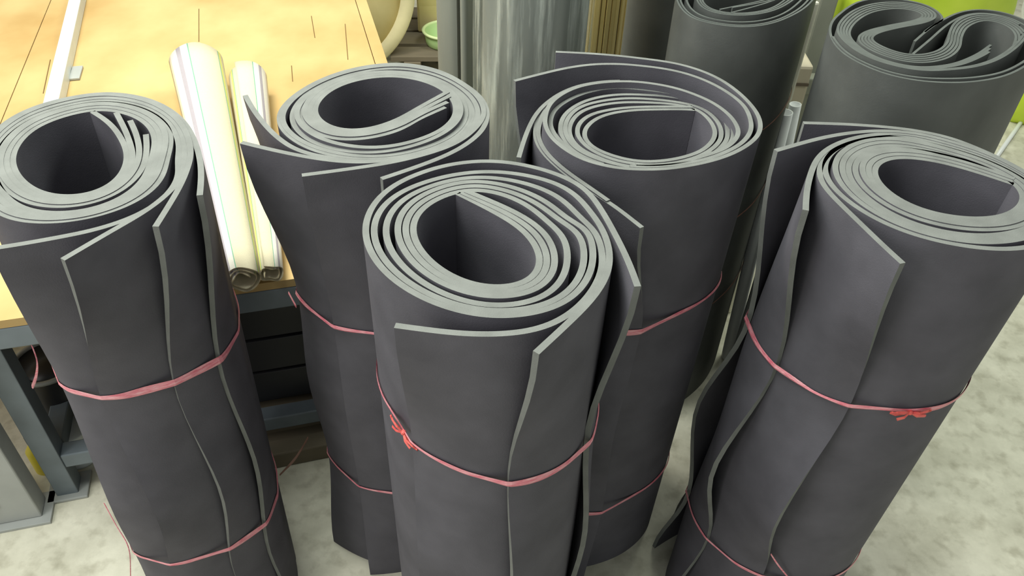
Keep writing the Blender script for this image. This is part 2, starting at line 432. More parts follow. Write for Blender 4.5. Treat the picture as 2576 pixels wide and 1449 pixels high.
class TracedRoll(Roll):
    """a roll whose sheets are each given as a path: (top height, points, index where the free flap begins, tight offset)"""
    def __init__(s, label, group, ctr, h, t, sgn, contour, raw, wkeys, lean, mats, th, cat='foam roll', name='foam_roll', step=0.006):
        s.h = h; s.t = t; s.sgn = sgn; s.wk = sorted(wkeys); s.lean = lean; s.th = th
        s.c = P(*ctr, h); s.root = tag(empty(name, (s.c[0], s.c[1], 0)), label, cat, group)
        w_ = np.array([P(*q, h) for q in smooth_px(contour)]) - s.c
        a = np.mod(np.arctan2(w_[:, 1], w_[:, 0]), 2 * math.pi); o = np.argsort(a); rr_ = np.linalg.norm(w_, axis=1)[o]; a = a[o]
        rad = lambda th_: float(np.interp(th_ % (2 * math.pi), a, rr_, period=2 * math.pi))
        K = 26; s.zs = np.linspace(1, 0, K); s.sheets = []
        for (zt, pts, dep, off) in raw:
            wp = [P(*q, zt) for q in pts]
            cl = resample(smooth_curve(wp, step, 1.5), step, 1.5); tight = cl.copy()
            if dep is not None:
                i0 = int(np.argmin(np.linalg.norm(cl - wp[dep], axis=1) + (np.arange(len(cl)) < len(cl) * 0.4) * 9))
                v = cl[i0] - s.c; th_ = math.atan2(v[1], v[0])
                for i in range(i0, len(cl)):
                    R_ = rad(th_) + off
                    if i > i0: th_ += s.sgn * np.linalg.norm(cl[i] - cl[i - 1]) / max(0.03, R_)
                    R_ = rad(th_) + off
                    b_ = min(1.0, (i - i0) / 14.0); b_ = b_ * b_ * (3 - 2 * b_)
                    tight[i] = cl[i] * (1 - b_) + (s.c + R_ * np.array([math.cos(th_), math.sin(th_)])) * b_
            paths = []
            for z in s.zs:
                wv = s.w(z); paths.append(cl * (1 - wv) + tight * wv + np.array(lean) * (1 - z))
            sheet_mesh('sheet', paths, np.full(len(cl), zt), s.th, s.zs, s.root, mats[0], mats[1]); s.sheets.append(paths)

def smooth_px(pts):
    return smooth_curve(pts, 6.0, 1.2)
def z_front(px, py, Y): return float(PY(px, py, Y)[2])

MF = (foam, foam_edge)
CA, CB, CC, CD, CG = (0, 200, 2.414), (600, 130, 2.414), (1250, 100, 2.414), (880, 380, 2.337), (1876, 280, 2.414)

# --- A: left front roll
A = Roll('thick dark grey foam roll at far left with four splayed inner ends', 'rolls of thick dark grey foam sheet', CA, (540, 470), 1.0, 0.0078, 4, -1,
    hole=[(560, 200), (640, 245), (700, 310), (740, 390), (757, 470), (735, 560), (660, 640), (540, 690), (400, 703), (260, 680), (150, 610), (92, 520), (95, 440), (150, 350), (250, 275), (380, 228), (480, 200), (540, 186), (610, 183), (700, 191), (820, 228), (900, 290), (938, 370), (935, 460), (905, 560)],
    outer=[(1070, 550), (950, 690), (700, 795), (400, 868), (150, 872), (0, 848), (-110, 730), (-155, 550), (-110, 380), (0, 268), (200, 152), (400, 95), (600, 70), (800, 85), (950, 125), (1080, 200), (1150, 280), (1190, 390), (1185, 470)],
    n=2,
    flaps={3: [(1195, 400), (1218, 500), (1222, 600), (1212, 700)],
           2: [(1165, 460), (1110, 620), (1030, 760), (945, 895)],
           1: [(1130, 540), (1060, 655), (900, 790), (700, 905), (380, 1092)],
           0: [(1090, 590), (1000, 715), (850, 815), (600, 905), (300, 965), (0, 1018), (-60, 1024)]},
    tips={0: [(560, 192), (640, 240), (705, 305), (760, 400)], 1: [(705, 200), (745, 275), (775, 340), (800, 420)], 2: [(790, 250), (825, 320), (845, 400), (852, 460)], 3: [(885, 330), (892, 400), (885, 480), (865, 550)]},
    gaps=[(4, (500, 800), 80, 0.009), (8, (1090, 500), 50, 0.008), (6, (0, 650), 60, 0.004), (10, (700, 100), 55, 0.003)],
    wkeys=((1, 0), (0.69, 1.0), (0.46, 0.5), (0.217, 1.0), (0, .5)), mats=MF, lean=(-0.03, 0), taper=-0.06)
# --- B
B = Roll('thick dark grey foam roll beside pale woven mats, inner ends flat across its hole', 'rolls of thick dark grey foam sheet', CB, (870, 365), 1.0, 0.0078, 4, -1,
    hole=[(1262, 262), (1170, 315), (1060, 375), (950, 430), (830, 475), (690, 496), (570, 475), (500, 430), (472, 375), (510, 300), (590, 240), (700, 198), (830, 174), (950, 168), (1080, 186), (1170, 215), (1240, 250), (1292, 305), (1312, 370), (1290, 430), (1200, 500), (1000, 568), (800, 592), (600, 572), (450, 505), (375, 430)],
    outer=[(1370, 480), (1240, 560), (1050, 615), (850, 642), (650, 638), (450, 600), (300, 520), (220, 430), (240, 340), (330, 260), (480, 170), (650, 105), (850, 68), (1000, 60), (1150, 83), (1300, 138), (1420, 210), (1500, 290), (1532, 370), (1510, 440)],
    n=2,
    flaps={3: [(1500, 455), (1420, 535), (1300, 610), (1100, 690), (868, 768)],
           2: [(1440, 470), (1300, 570), (1000, 660), (700, 710), (385, 752)],
           1: [(1350, 510), (1200, 590), (950, 655), (700, 672), (450, 645), (200, 595), (18, 550)],
           0: [(1300, 520), (1100, 600), (850, 652), (600, 645), (380, 605), (250, 530), (150, 430), (80, 335), (40, 262)]},
    tips={0: [(1272, 262), (1170, 318), (1060, 378)], 1: [(1280, 288), (1180, 340), (1070, 395)], 2: [(1270, 325), (1180, 365), (1070, 412)], 3: [(1255, 350), (1170, 390), (1060, 430)]},
    gaps=[(6, (300, 400), 60, 0.009), (10, (1500, 300), 60, 0.005)], dz=((0, 0.006), (4, 0.004), (5, -0.002), (8, 0)),
    wkeys=((1, 0), (0.70, 1.0), (0.50, 0.72), (0.287, 1.0), (0, 0.35)), mats=MF)
# --- C
_Z = 0.986
Cr = TracedRoll('thick dark grey foam roll with two wide flaps lifted behind it, right of center', 'rolls of thick dark grey foam sheet', (1640, 312), 1.0, 0.0070, 1,
    contour=[(1369, 303), (1374, 325), (1390, 350), (1424, 377), (1470, 402), (1545, 423), (1641, 428), (1703, 424), (1766, 413), (1828, 395), (1880, 368), (1911, 337), (1915, 306), (1898, 272), (1859, 231), (1807, 196), (1745, 180), (1683, 180), (1600, 190), (1523, 200), (1457, 214), (1412, 235), (1381, 264)],
    raw=[(_Z, [(1748, 276), (1705, 274), (1662, 275), (1605, 276), (1545, 283), (1501, 297), (1475, 319), (1468, 336), (1479, 361), (1512, 381), (1567, 399), (1611, 406), (1650, 406), (1704, 399), (1764, 380), (1796, 350), (1799, 326), (1785, 301), (1762, 280), (1735, 268), (1689, 261), (1641, 258), (1567, 257), (1501, 266), (1457, 283), (1436, 308), (1431, 332), (1444, 360), (1474, 383), (1525, 402), (1590, 414), (1650, 420), (1700, 421)], None, 0),
         (_Z + .001, [(1742, 268), (1689, 268), (1641, 268), (1567, 271), (1503, 282), (1472, 295), (1453, 316), (1451, 334), (1459, 352), (1485, 376), (1525, 395), (1570, 408), (1641, 415), (1703, 409), (1768, 389), (1810, 357), (1815, 326), (1799, 297), (1765, 271), (1720, 259), (1650, 250), (1567, 247), (1479, 261), (1439, 283), (1421, 315), (1425, 342), (1446, 371), (1486, 393), (1540, 411), (1600, 421), (1660, 425)], None, 0),
         (_Z, [(1520, 408), (1570, 417), (1641, 423), (1705, 417), (1778, 396), (1824, 360), (1831, 332), (1819, 292), (1768, 260), (1703, 245), (1641, 239), (1545, 238), (1468, 255), (1421, 287), (1409, 319), (1413, 342), (1436, 369), (1480, 396), (1540, 417), (1600, 427)], None, 0),
         (_Z + .004, [(1500, 412), (1570, 425), (1641, 428), (1705, 421), (1785, 398), (1836, 363), (1846, 333), (1838, 304), (1800, 270), (1745, 248), (1683, 233), (1600, 223), (1567, 220), (1523, 222), (1457, 238), (1400, 271), (1384, 303), (1386, 322), (1402, 347), (1432, 374), (1476, 400), (1540, 421)], None, 0),
         (1.0, [(1600, 413), (1641, 415), (1703, 409), (1770, 392), (1828, 371), (1858, 340), (1855, 318), (1836, 290), (1797, 260), (1745, 236), (1683, 217), (1600, 205), (1523, 206), (1457, 217), (1412, 237), (1381, 264), (1370, 303), (1375, 325), (1391, 350), (1424, 377), (1470, 402), (1545, 421), (1620, 426), (1680, 424), (1703, 421), (1766, 410), (1828, 392), (1879, 366), (1909, 337), (1913, 306), (1897, 273), (1858, 232), (1806, 196), (1745, 171), (1683, 156), (1600, 145), (1545, 139), (1479, 134), (1398, 130)], 34, 0.004),
         (1.0, [(1585, 417), (1620, 419), (1700, 414), (1765, 403), (1820, 385), (1866, 360), (1889, 330), (1889, 304), (1874, 268), (1838, 237), (1786, 207), (1724, 184), (1662, 171), (1600, 164), (1567, 161), (1501, 161), (1435, 169), (1368, 184), (1294, 203)], 14, -0.003),
         (0.980, [(1560, 203), (1523, 204), (1457, 215), (1408, 235), (1381, 254), (1365, 267), (1345, 292), (1329, 324), (1316, 359), (1305, 396)], 3, 0.010),
         (0.978, [(1589, 208), (1523, 209), (1457, 221), (1405, 244), (1374, 272), (1359, 305), (1353, 330), (1357, 354), (1372, 381), (1398, 408), (1432, 436), (1470, 462), (1530, 504)], 6, 0.006),
         (0.976, [(1589, 204), (1523, 205), (1457, 217), (1401, 241), (1368, 270), (1351, 305), (1346, 332), (1350, 357), (1366, 384), (1393, 412), (1428, 441), (1466, 467), (1545, 518), (1615, 572)], 6, 0.014)],
    wkeys=((1, 0), (0.73, 1.0), (0.50, 0.75), (0.245, 1.0), (0, .7)), lean=(-0.02, 0), mats=MF, th=0.0066)
# --- D
D = Roll('nearest dark grey foam roll in the middle front, red bow at its left', 'rolls of thick dark grey foam sheet', CD, (790, 520), 1.0, 0.0080, 3, -1,
    hole=[(640, 256), (760, 318), (880, 385), (990, 455), (1070, 540), (1110, 630), (1095, 710), (1030, 765), (900, 790), (760, 780), (620, 730), (500, 650), (420, 560), (382, 470), (400, 380), (470, 312), (560, 268), (630, 242), (740, 228), (820, 240), (950, 278), (1080, 345), (1180, 430), (1232, 520)],
    outer=[(1462, 640), (1430, 760), (1350, 870), (1200, 955), (1020, 1005), (850, 1016), (650, 985), (400, 890), (200, 740), (100, 610), (58, 480), (82, 375), (150, 260), (280, 150), (450, 85), (650, 45), (850, 38), (1050, 70), (1250, 135), (1370, 205), (1450, 290), (1510, 400)],
    n=2,
    flaps={2: [(1380, 214), (1475, 340), (1580, 530), (1650, 680), (1692, 798)],
           1: [(1470, 420), (1525, 560), (1532, 660), (1500, 760), (1420, 875), (1300, 995), (1095, 1185)],
           0: [(1455, 480), (1490, 600), (1480, 720), (1400, 860), (1270, 975), (1100, 1050), (850, 1076), (600, 1066), (265, 1022)]},
    tips={1: 3, 2: 6},
    gaps=[(8, (700, 60), 75, 0.016), (7, (550, 130), 60, 0.006), (4, (1250, 700), 50, 0.005), (7, (800, 960), 75, 0.006), (3, (850, 850), 70, 0.004)],
    wkeys=((1, 0), (0.753, 1.0), (0.50, .45), (0.25, 1.0), (0, .6)), mats=MF)
# --- G
Gr = Roll('thick dark grey foam roll at right edge, its flaps waving down the left side', 'rolls of thick dark grey foam sheet', CG, (1180, 470), 1.0, 0.0080, 4, 1,
    hole=[(1612, 440), (1400, 372), (1200, 316), (1000, 283), (870, 288), (795, 330), (800, 400), (870, 480), (1000, 560), (1150, 610), (1350, 640), (1520, 635), (1620, 600), (1676, 545), (1675, 490), (1640, 445), (1560, 395), (1400, 325), (1200, 280), (1000, 248)],
    outer=[(900, 128), (700, 150), (560, 205), (480, 270), (440, 350), (480, 430), (560, 510), (700, 610), (900, 715), (1200, 803), (1500, 846), (1690, 846), (1850, 808), (1950, 720), (1975, 610), (1930, 500), (1830, 425), (1690, 350), (1500, 245), (1300, 175), (1100, 125)],
    n=2,
    flaps={3: [(1300, 172), (1050, 115), (800, 88), (600, 75), (352, 67)],
           2: [(1050, 135), (850, 118), (650, 130), (450, 165), (182, 240)],
           1: [(950, 130), (720, 146), (540, 200), (440, 275), (400, 360), (370, 480), (364, 600)],
           0: [(900, 136), (720, 160), (560, 212), (470, 290), (440, 370), (470, 450), (550, 535), (700, 680), (850, 825), (955, 920)]},
    tips={1: 3, 2: 5, 3: 8},
    gaps=[(4, (1200, 660), 80, 0.006), (7, (560, 350), 60, 0.004), (7, (1690, 750), 50, 0.008)],
    wkeys=((1, 0), (0.698, 1.0), (0.46, 0.12), (0.231, 1.0), (0, .2)), mats=MF, lean=(-0.03, 0))

zA1, zA2 = A.z_at(290, 995), A.z_at(460, 1418)
zB1, zB2 = B.z_at(880, 830), B.z_at(920, 1227)
zC1, zC2 = Cr.z_at(1650, 815), Cr.z_at(1540, 1278)
zD1 = D.z_at(1250, 1210)
zG1, zG2 = Gr.z_at(2120, 1018), Gr.z_at(1900, 1440)
STATS.append(('ties', zA1, zA2, zB1, zB2, zC1, zC2, zD1, zG1, zG2))

# ties of the five front rolls
A.tie(zA1, 0.013, cord, 1); A.tie(zA2, 0.011, cord, 2)
B.tie(zB1, 0.011, cord, 3); B.tie(zB2, 0.010, cord, 4)
Cr.tie(zC1, 0.012, cord, 5); Cr.tie(zC2, 0.010, cord, 6)
tD = D.tie(zD1, 0.011, cord, 7, (-0.10, 0.0)); pD = D.at_px(1010, 1095)
tG = Gr.tie(zG1, 0.011, cord, 8); pG = Gr.at_px(2290, 1030)
tG2 = Gr.tie(zG2, 0.010, cord, 9)
def frame_at(R_, p):
    o = Vector((p[0] - R_.c[0], p[1] - R_.c[1], 0)).normalized(); up_ = Vector((0, 0, 1)); return up_.cross(o), up_
rt, up_ = frame_at(D, pD); bow(tD, V3(pD[:2], pD[2]), rt * 0.9 + up_ * -0.35, up_ + rt * 0.35, 0.028, cord_red, 1)
rt, up_ = frame_at(Gr, pG); bow(tG, V3(pG[:2], pG[2]), rt, up_, 0.030, cord_red, 2)
# loose tie ends
def tail(R_, pts, wid, m, seed):
    q = smooth_curve([tuple(p) for p in pts], 0.006, 1.0)
    return ribbon('tie_end', q, 0, wid, m, R_.root, False, seed, 0.0012, (R_.c[0], R_.c[1]))
tail(A, [PY(82, 872, 0.86), PY(95, 910, 0.85), PY(92, 950, 0.845), PY(83, 975, 0.84)], 0.014, cord, 11)
tail(A, [PY(262, 1265, 0.86), PY(292, 1320, 0.83), PY(325, 1380, 0.80), PY(330, 1460, 0.79)], 0.007, cord, 12)
tail(B, [PY(775, 1100, 0.98), PY(745, 1150, 0.96), PY(705, 1195, 0.95)], 0.010, cord_brown, 13)
tail(B, [PY(727, 735, 0.99), PY(738, 755, 0.97), PY(745, 768, 0.96)], 0.009, cord, 14)
tail(Gr, [PY(1940, 1392, 0.765), PY(1958, 1420, 0.762), PY(1985, 1455, 0.76)], 0.007, cord, 15)

# ------------------------------------------------------------------ back rolls
MR = (rubber, rubber_edge)
CE, CF = (1650, 0, 3.45), (2000, 0, 3.623)

Er = Roll('black rubber roll of many thin layers beside the cream slat', None, CE, (760, -30), 1.0, 0.0042, 3, 1,
    hole=[(550, 130), (700, 98), (900, 55), (1060, 0), (1150, -80), (1120, -160), (1000, -200), (800, -200), (600, -160), (450, -90), (395, 10), (420, 100), (520, 148), (700, 166), (900, 145), (1060, 85), (1190, -30)],
    outer=[(230, -120), (150, 0), (172, 105), (300, 208), (500, 278), (750, 304), (1000, 270), (1200, 182), (1370, 45), (1425, -60), (1380, -180), (1200, -290), (900, -350), (600, -330), (350, -240)],
    n=2, flaps={}, tips={1: [(640, 165), (900, 95), (1050, 40), (1150, -20)], 2: 9}, gaps=[(6, (760, 260), 80, 0.012), (3, (300, 0), 50, 0.006)],
    dz=((0, 0.012), (8, 0.012), (11, 0.002), (20, 0.0)), mats=MR, cat='rubber roll', name='rubber_roll', thick=0.0036)
for k, (px_, py_, Yt) in enumerate(((1915, 370, 1.36), (1865, 600, 1.34), (1790, 815, 1.34))):
    Er.tie(z_front(px_, py_, Yt), 0.005, cord_brown, 20 + k, (0.10, 0.0))

def offset_path(p, d):
    g = np.gradient(p, axis=0); g /= np.maximum(1e-9, np.linalg.norm(g, axis=1))[:, None]
    return p + np.stack([-g[:, 1], g[:, 0]], 1) * d
def free_sheet(root, path, ztop, t, mats, K=3, name='sheet'):
    return sheet_mesh(name, [path] * K, np.full(len(path), ztop), t, np.linspace(1, 0, K), root, mats[0], mats[1])
def px_path(crop, pts, z, step=0.006, sig=2.0):
    ox, oy, sc = crop
    return smooth_curve([P(ox + a / sc, oy + b_ / sc, z) for a, b_ in pts], step, sig)

cF = P(2330, 110, 1.0)
Fr = tag(empty('rubber_roll', (cF[0], cF[1], 0)), 'black rubber bundle folded into an S shape in front of the lime sack', 'rubber roll')
stack = px_path(CF, [(1840, 425), (1700, 520), (1450, 612), (1080, 630), (680, 520), (450, 340), (480, 205), (650, 95), (900, 55), (1130, 85), (1230, 150), (1130, 205), (900, 250), (690, 305), (630, 370), (740, 450), (950, 525), (1150, 545), (1340, 505), (1440, 420), (1460, 320), (1520, 225), (1670, 165), (1850, 180), (2010, 250), (2075, 340), (2050, 430)], 1.0)
stack_long = px_path(CF, [(2055, 310), (1985, 400), (1850, 505), (1680, 580), (1450, 622), (1080, 630), (680, 520), (450, 340), (480, 205), (650, 95), (900, 55), (1130, 85), (1230, 150), (1130, 205), (900, 250), (690, 305), (630, 370), (740, 450), (950, 525), (1150, 545), (1340, 505), (1440, 420), (1460, 320), (1520, 225), (1670, 165), (1850, 180), (2010, 250), (2075, 330)], 1.0)
for k in range(5):
    p_ = stack if k < 3 else stack_long
    free_sheet(Fr, offset_path(p_[k % 3 * 3: len(p_) - (k * 5 % 13)], (k - 2) * 0.0052), 1.0 + 0.001 * k, 0.0044, MR)
wrap = px_path(CF, [(1180, 290), (1250, 235), (1350, 165), (1200, 45), (900, -12), (600, 8), (395, 135), (322, 240), (345, 370), (470, 505), (750, 645), (1050, 722), (1350, 750), (1650, 740), (1950, 675), (2200, 525), (2290, 380), (2200, 240), (1950, 125), (1700, 86), (1500, 112), (1330, 190), (1200, 280), (1090, 375)], 0.995)
free_sheet(Fr, wrap, 0.995, 0.0044, MR)
wrap2 = px_path(CF, [(345, 330), (400, 410), (520, 510), (770, 625), (1050, 695), (1350, 715), (1650, 702), (1920, 645), (2150, 510), (2220, 380), (2140, 260), (1940, 155), (1700, 118), (1530, 145), (1380, 230), (1230, 360), (1075, 490)], 0.997)
free_sheet(Fr, wrap2, 0.997, 0.0044, MR)

def spiral(c, r0, r1, turns, a0=0.0, sgn=1, step=0.01):
    a = np.linspace(0, 2 * math.pi * turns, int(turns * 90)); rr_ = np.linspace(r0, r1, len(a))
    return np.array([(c[0] + q * math.cos(a0 + sgn * x), c[1] + q * math.sin(a0 + sgn * x)) for x, q in zip(a, rr_)])

grey_rub = mat('grey_rubber', (0.135, 0.15, 0.14), 0.6, 0.3, 0.0, 7.0, (1, 1, 0.35), 0.1, col2=(0.20, 0.215, 0.19))
grey_rub_edge = mat('grey_rubber_edge', (0.25, 0.26, 0.23), 0.7, 0.3, 0.1, 20)
MG = (grey_rub, grey_rub_edge)
# roll in a clear plastic sleeve
cW = PY(1338, 150, 1.58)
Wr = tag(empty('wrapped_roll', (cW[0], cW[1], 0)), 'tall grey rubber roll in a wrinkled clear plastic sleeve', 'rubber roll')
free_sheet(Wr, spiral(cW, 0.05, 0.108, 6, 2.0), 1.34, 0.007, MG)
def plastic():
    m = bpy.data.materials.new('clear_plastic_film'); m.use_nodes = True; nt = m.node_tree; N = nt.nodes; L = nt.links
    bs = N['Principled BSDF']; bs.inputs['Roughness'].default_value = 0.22; bs.inputs['Base Color'].default_value = (0.78, 0.84, 0.76, 1)
    tc = N.new('ShaderNodeTexCoord'); mp = N.new('ShaderNodeMapping'); mp.inputs['Scale'].default_value = (1, 1, 0.07); mp.inputs['Rotation'].default_value = (0.06, 0.05, 0)
    n1 = N.new('ShaderNodeTexNoise'); n1.inputs['Scale'].default_value = 42; n1.inputs['Detail'].default_value = 6; n1.inputs['Roughness'].default_value = 0.65
    L.new(tc.outputs['Object'], mp.inputs[0]); L.new(mp.outputs[0], n1.inputs['Vector'])
    rp = N.new('ShaderNodeValToRGB'); e = rp.color_ramp.elements
    e[0].position = 0.46; e[0].color = (0.07, 0.07, 0.07, 1); e[1].position = 0.74; e[1].color = (0.62, 0.62, 0.62, 1)
    L.new(n1.outputs['Fac'], rp.inputs[0]); L.new(rp.outputs[0], bs.inputs['Alpha'])
    bp = N.new('ShaderNodeBump'); bp.inputs['Strength'].default_value = 0.6; bp.inputs['Distance'].default_value = 0.006
    L.new(n1.outputs['Fac'], bp.inputs['Height']); L.new(bp.outputs[0], bs.inputs['Normal'])
    return m
film = plastic()
vs, fs = [], []; n, K = 120, 40; rr2 = random.Random(5); phs = [rr2.uniform(0, 6.3) for _ in range(6)]
for k in range(K):
    z = 1.36 * k / (K - 1)
    for i in range(n):
        a = 2 * math.pi * i / n
        q = 0.119 + 0.0035 * math.sin(9 * a + 2 * z + phs[0]) + 0.0025 * math.sin(23 * a - 3 * z + phs[1]) + 0.002 * math.sin(14 * a + 6 * z + phs[2])
        vs.append((cW[0] + q * math.cos(a), cW[1] + q * math.sin(a), z))
for k in range(K - 1):
    for i in range(n): fs.append((k * n + i, k * n + (i + 1) % n, (k + 1) * n + (i + 1) % n, (k + 1) * n + i))
mesh_obj('plastic_sleeve', vs, fs, film, Wr, True)

# grey rubber sheets standing left of it
cS = PY(1178, 100, 1.86)
Sr = tag(empty('rubber_roll', (cS[0], cS[1], 0)), 'grey rubber roll behind the plastic-wrapped roll, two sheets standing off at left', 'rubber roll')
free_sheet(Sr, spiral(cS, 0.02, 0.046, 4, 0.5), 1.30, 0.007, MG)
a_, b_ = PY(1104, 80, 1.72), PY(1150, 80, 1.69)
free_sheet(Sr, smooth_curve([(a_[0], a_[1] + 0.09), (a_[0] - 0.004, a_[1] + 0.03), (a_[0] + 0.006, a_[1]), (b_[0] - 0.012, b_[1] + 0.004), (b_[0], b_[1] + 0.002)], 0.004, 1), 1.30, 0.006, MG)

a_, b_ = PY(1162, 80, 1.66), PY(1215, 80, 1.70)
free_sheet(Sr, smooth_curve([(a_[0] + 0.004, a_[1] + 0.05), (a_[0] - 0.002, a_[1] + 0.02), (a_[0] + 0.006, a_[1]), (b_[0] - 0.012, b_[1] + 0.01), (b_[0], b_[1] + 0.02)], 0.004, 1), 1.30, 0.006, MG)

# black roll behind
cJ = PY(1668, 100, 1.92)
Jr = tag(empty('rubber_roll', (cJ[0], cJ[1], 0)), 'tall smooth black rubber roll right of the bamboo blind', 'rubber roll')
free_sheet(Jr, spiral(cJ, 0.04, 0.104, 7, 1.0), 1.32, 0.006, MR)

# ------------------------------------------------------------------ rolled bamboo blind
cK = PY(1523, 60, 1.78)
Kr = tag(empty('bamboo_blind', (cK[0], cK[1], 0)), 'rolled golden bamboo stick blind standing between grey and black rolls', 'blind')
bam = mat('bamboo', (0.76, 0.56, 0.17), 0.5, 0.4, 0.0, 30.0, (1, 1, 0.1), 0.0, col2=(0.93, 0.76, 0.36))
dark_in = mat('blind_inside', (0.10, 0.07, 0.03), 0.8, 0.2)
lathe('core', [(0.0, 0.0), (0.034, 0.0), (0.034, 1.29), (0.0, 1.29)], (cK[0], cK[1], 0), dark_in, Kr, 24)
slat_me = None
for k in range(24):
    a = 2 * math.pi * k / 24
    bm = bmesh.new(); add_box(bm, (0, 0, 0.65), (0.0098, 0.006, 1.30), (1, 0, 0), (0, 1, 0), 0.0016)
    if slat_me is None:
        o = bm_obj('slat', bm, bam, Kr); slat_me = o.data
    else:
        bm.free(); o = bpy.data.objects.new('slat', slat_me); col.objects.link(o); o.parent = Kr
    o.location = (0.039 * math.cos(a), 0.039 * math.sin(a), 0); o.rotation_euler = (rnd.uniform(-.004, .004), rnd.uniform(-.004, .004), a + math.pi / 2)
for z in (0.3, 0.62, 0.94, 1.22):
    lathe('binding_thread', [(0.0425, z - 0.002), (0.0440, z), (0.0425, z + 0.002), (0.041, z), (0.0425, z - 0.002)], (cK[0], cK[1], 0), mat('thread', (0.07, 0.20, 0.08), 0.8), Kr, 32)

# ------------------------------------------------------------------ work table with plywood deck
dd = np.array([-0.285, 0.958]); ee = np.array([0.958, 0.285]); ZD = 0.565
K0 = np.array([-0.09, 1.26])
def T(a, b_, z): q = K0 - ee * a + dd * b_; return (q[0], q[1], z)      # a metres left, b metres back of the front right corner
Tb = tag(empty('work_table', T(0, 0, 0)), 'steel-framed table with a bright plywood deck behind the left rolls', 'table')
seams = [(0.0, 0.0), (0.13, 0.13), (1.12, 1.12), (2.0, 2.0)]
def along(px, py):
    q = P(px, py, ZD) - K0; return float(-q.dot(ee)), float(q.dot(dd))
s1 = along(72, 135)[0]; s2 = along(925, 100)[0]; s0 = along(970, 140)[0]
edges_a = [max(-0.02, s0), s2, s1, s1 + 0.9]
for k in range(3):
    bm = bmesh.new(); LB = 1.92 if k == 2 else 1.74
    hexa(bm, [T(edges_a[k] + .0012, 0, ZD - 0.018), T(edges_a[k] + .0012, LB, ZD - 0.018), T(edges_a[k + 1] - .0012, LB, ZD - 0.018), T(edges_a[k + 1] - .0012, 0, ZD - 0.018)],
                           [T(edges_a[k] + .0012, 0, ZD + (0.0015 if k == 0 else 0)), T(edges_a[k] + .0012, LB, ZD), T(edges_a[k + 1] - .0012, LB, ZD), T(edges_a[k + 1] - .0012, 0, ZD)])
    bmesh.ops.recalc_face_normals(bm, faces=bm.faces); bm_obj('deck_board', bm, ply, Tb)
crack = mat('dark_crack', (0.16, 0.10, 0.04), 0.9, 0.1)
def bar(name, p, q, w_, h_, m, parent, bev=0.003):
    p, q = Vector(p), Vector(q); d = q - p; side = d.cross(Vector((0, 0, 1)))
    if side.length < 1e-5: side = Vector((1, 0, 0))
    bm = bmesh.new(); add_box(bm, (p + q) / 2, (d.length, w_, h_), d, side * -1, bev); return bm_obj(name, bm, m, parent)
for (x0, y0, x1, y1) in ((500, 22, 500, 105), (868, 60, 875, 150), (733, 165, 736, 205), (126, 150, 108, 235), (783, 40, 792, 95)):
    a0, b0 = along(x0, y0); a1, b1 = along(x1, y1)
    bar('crack', T(a0, b0, ZD + 0.0002), T(a1, b1, ZD + 0.0002), 0.0022, 0.001, crack, Tb, 0)
zr = ZD - 0.018 - 0.026
W_ = edges_a[3] - 0.05
bar('frame_rail', T(0.0, 0.02, zr), T(W_, 0.02, zr), 0.04, 0.05, steel_blue, Tb)
bar('frame_rail', T(0.0, 1.75, zr), T(W_, 1.75, zr), 0.04, 0.05, steel_blue, Tb)
bar('frame_rail', T(0.06, 0.045, zr), T(0.06, 1.73, zr), 0.04, 0.05, steel_blue, Tb)
lg = P(176, 1228, 0) - K0; la, lb = float(-lg.dot(ee)), float(lg.dot(dd))
for (a, b_) in ((la, lb), (0.03, 0.03), (la, 1.72), (0.03, 1.72)):
    q = T(a, b_, 0)
    bx = box('leg', (q[0], q[1], (zr - 0.03) / 2 + 0.004), (0.045, 0.045, zr - 0.03), steel_blue, Tb, tuple(ee) + (0,), tuple(dd) + (0,))
    box('foot_plate', (q[0], q[1], 0.004), (0.085, 0.075, 0.008), steel_grey, Tb, tuple(ee) + (0,), tuple(dd) + (0,))
zl = 0.115
bar('lower_rail', T(0.05, lb, zl), T(la - 0.022, lb, zl), 0.04, 0.04, steel_blue, Tb)
bar('lower_rail', T(0.03, lb + 0.05, zl), T(0.03, 1.69, zl), 0.04, 0.04, steel_blue, Tb)
bar('lower_rail', T(la, lb + 0.03, zl), T(la, 1.69, zl), 0.04, 0.04, steel_blue, Tb)
q = T(la - 0.60, lb, zl + 0.05); box('bracket', (q[0], q[1], zl + 0.05), (0.022, 0.03, 0.06), steel_grey, Tb, tuple(ee) + (0,), tuple(dd) + (0,))

# steel bar lying on the deck
a0, b0 = along(203, 0); a1, b1 = along(150, 240)
Sb = tag(empty('steel_bar', T(a1, b1, ZD)), 'long pale steel bar lying on the plywood deck with a small tab', 'steel bar')
dv = np.array([a0 - a1, b0 - b1])
bar('bar', T(a1 - dv[0] * 0.3, b1 - dv[1] * 0.3, ZD + 0.0185), T(a0 + dv[0] * 0.2, b0 + dv[1] * 0.2, ZD + 0.0185), 0.034, 0.036, steel_pale, Sb, 0.002)
a2, b2 = along(192, 187); q = T(a2, b2, ZD + 0.004)
box('tab', (q[0], q[1], ZD + 0.004), (0.026, 0.075, 0.006), steel_grey, Sb, tuple(ee) + (0,), tuple(dd) + (0,), 0.001)

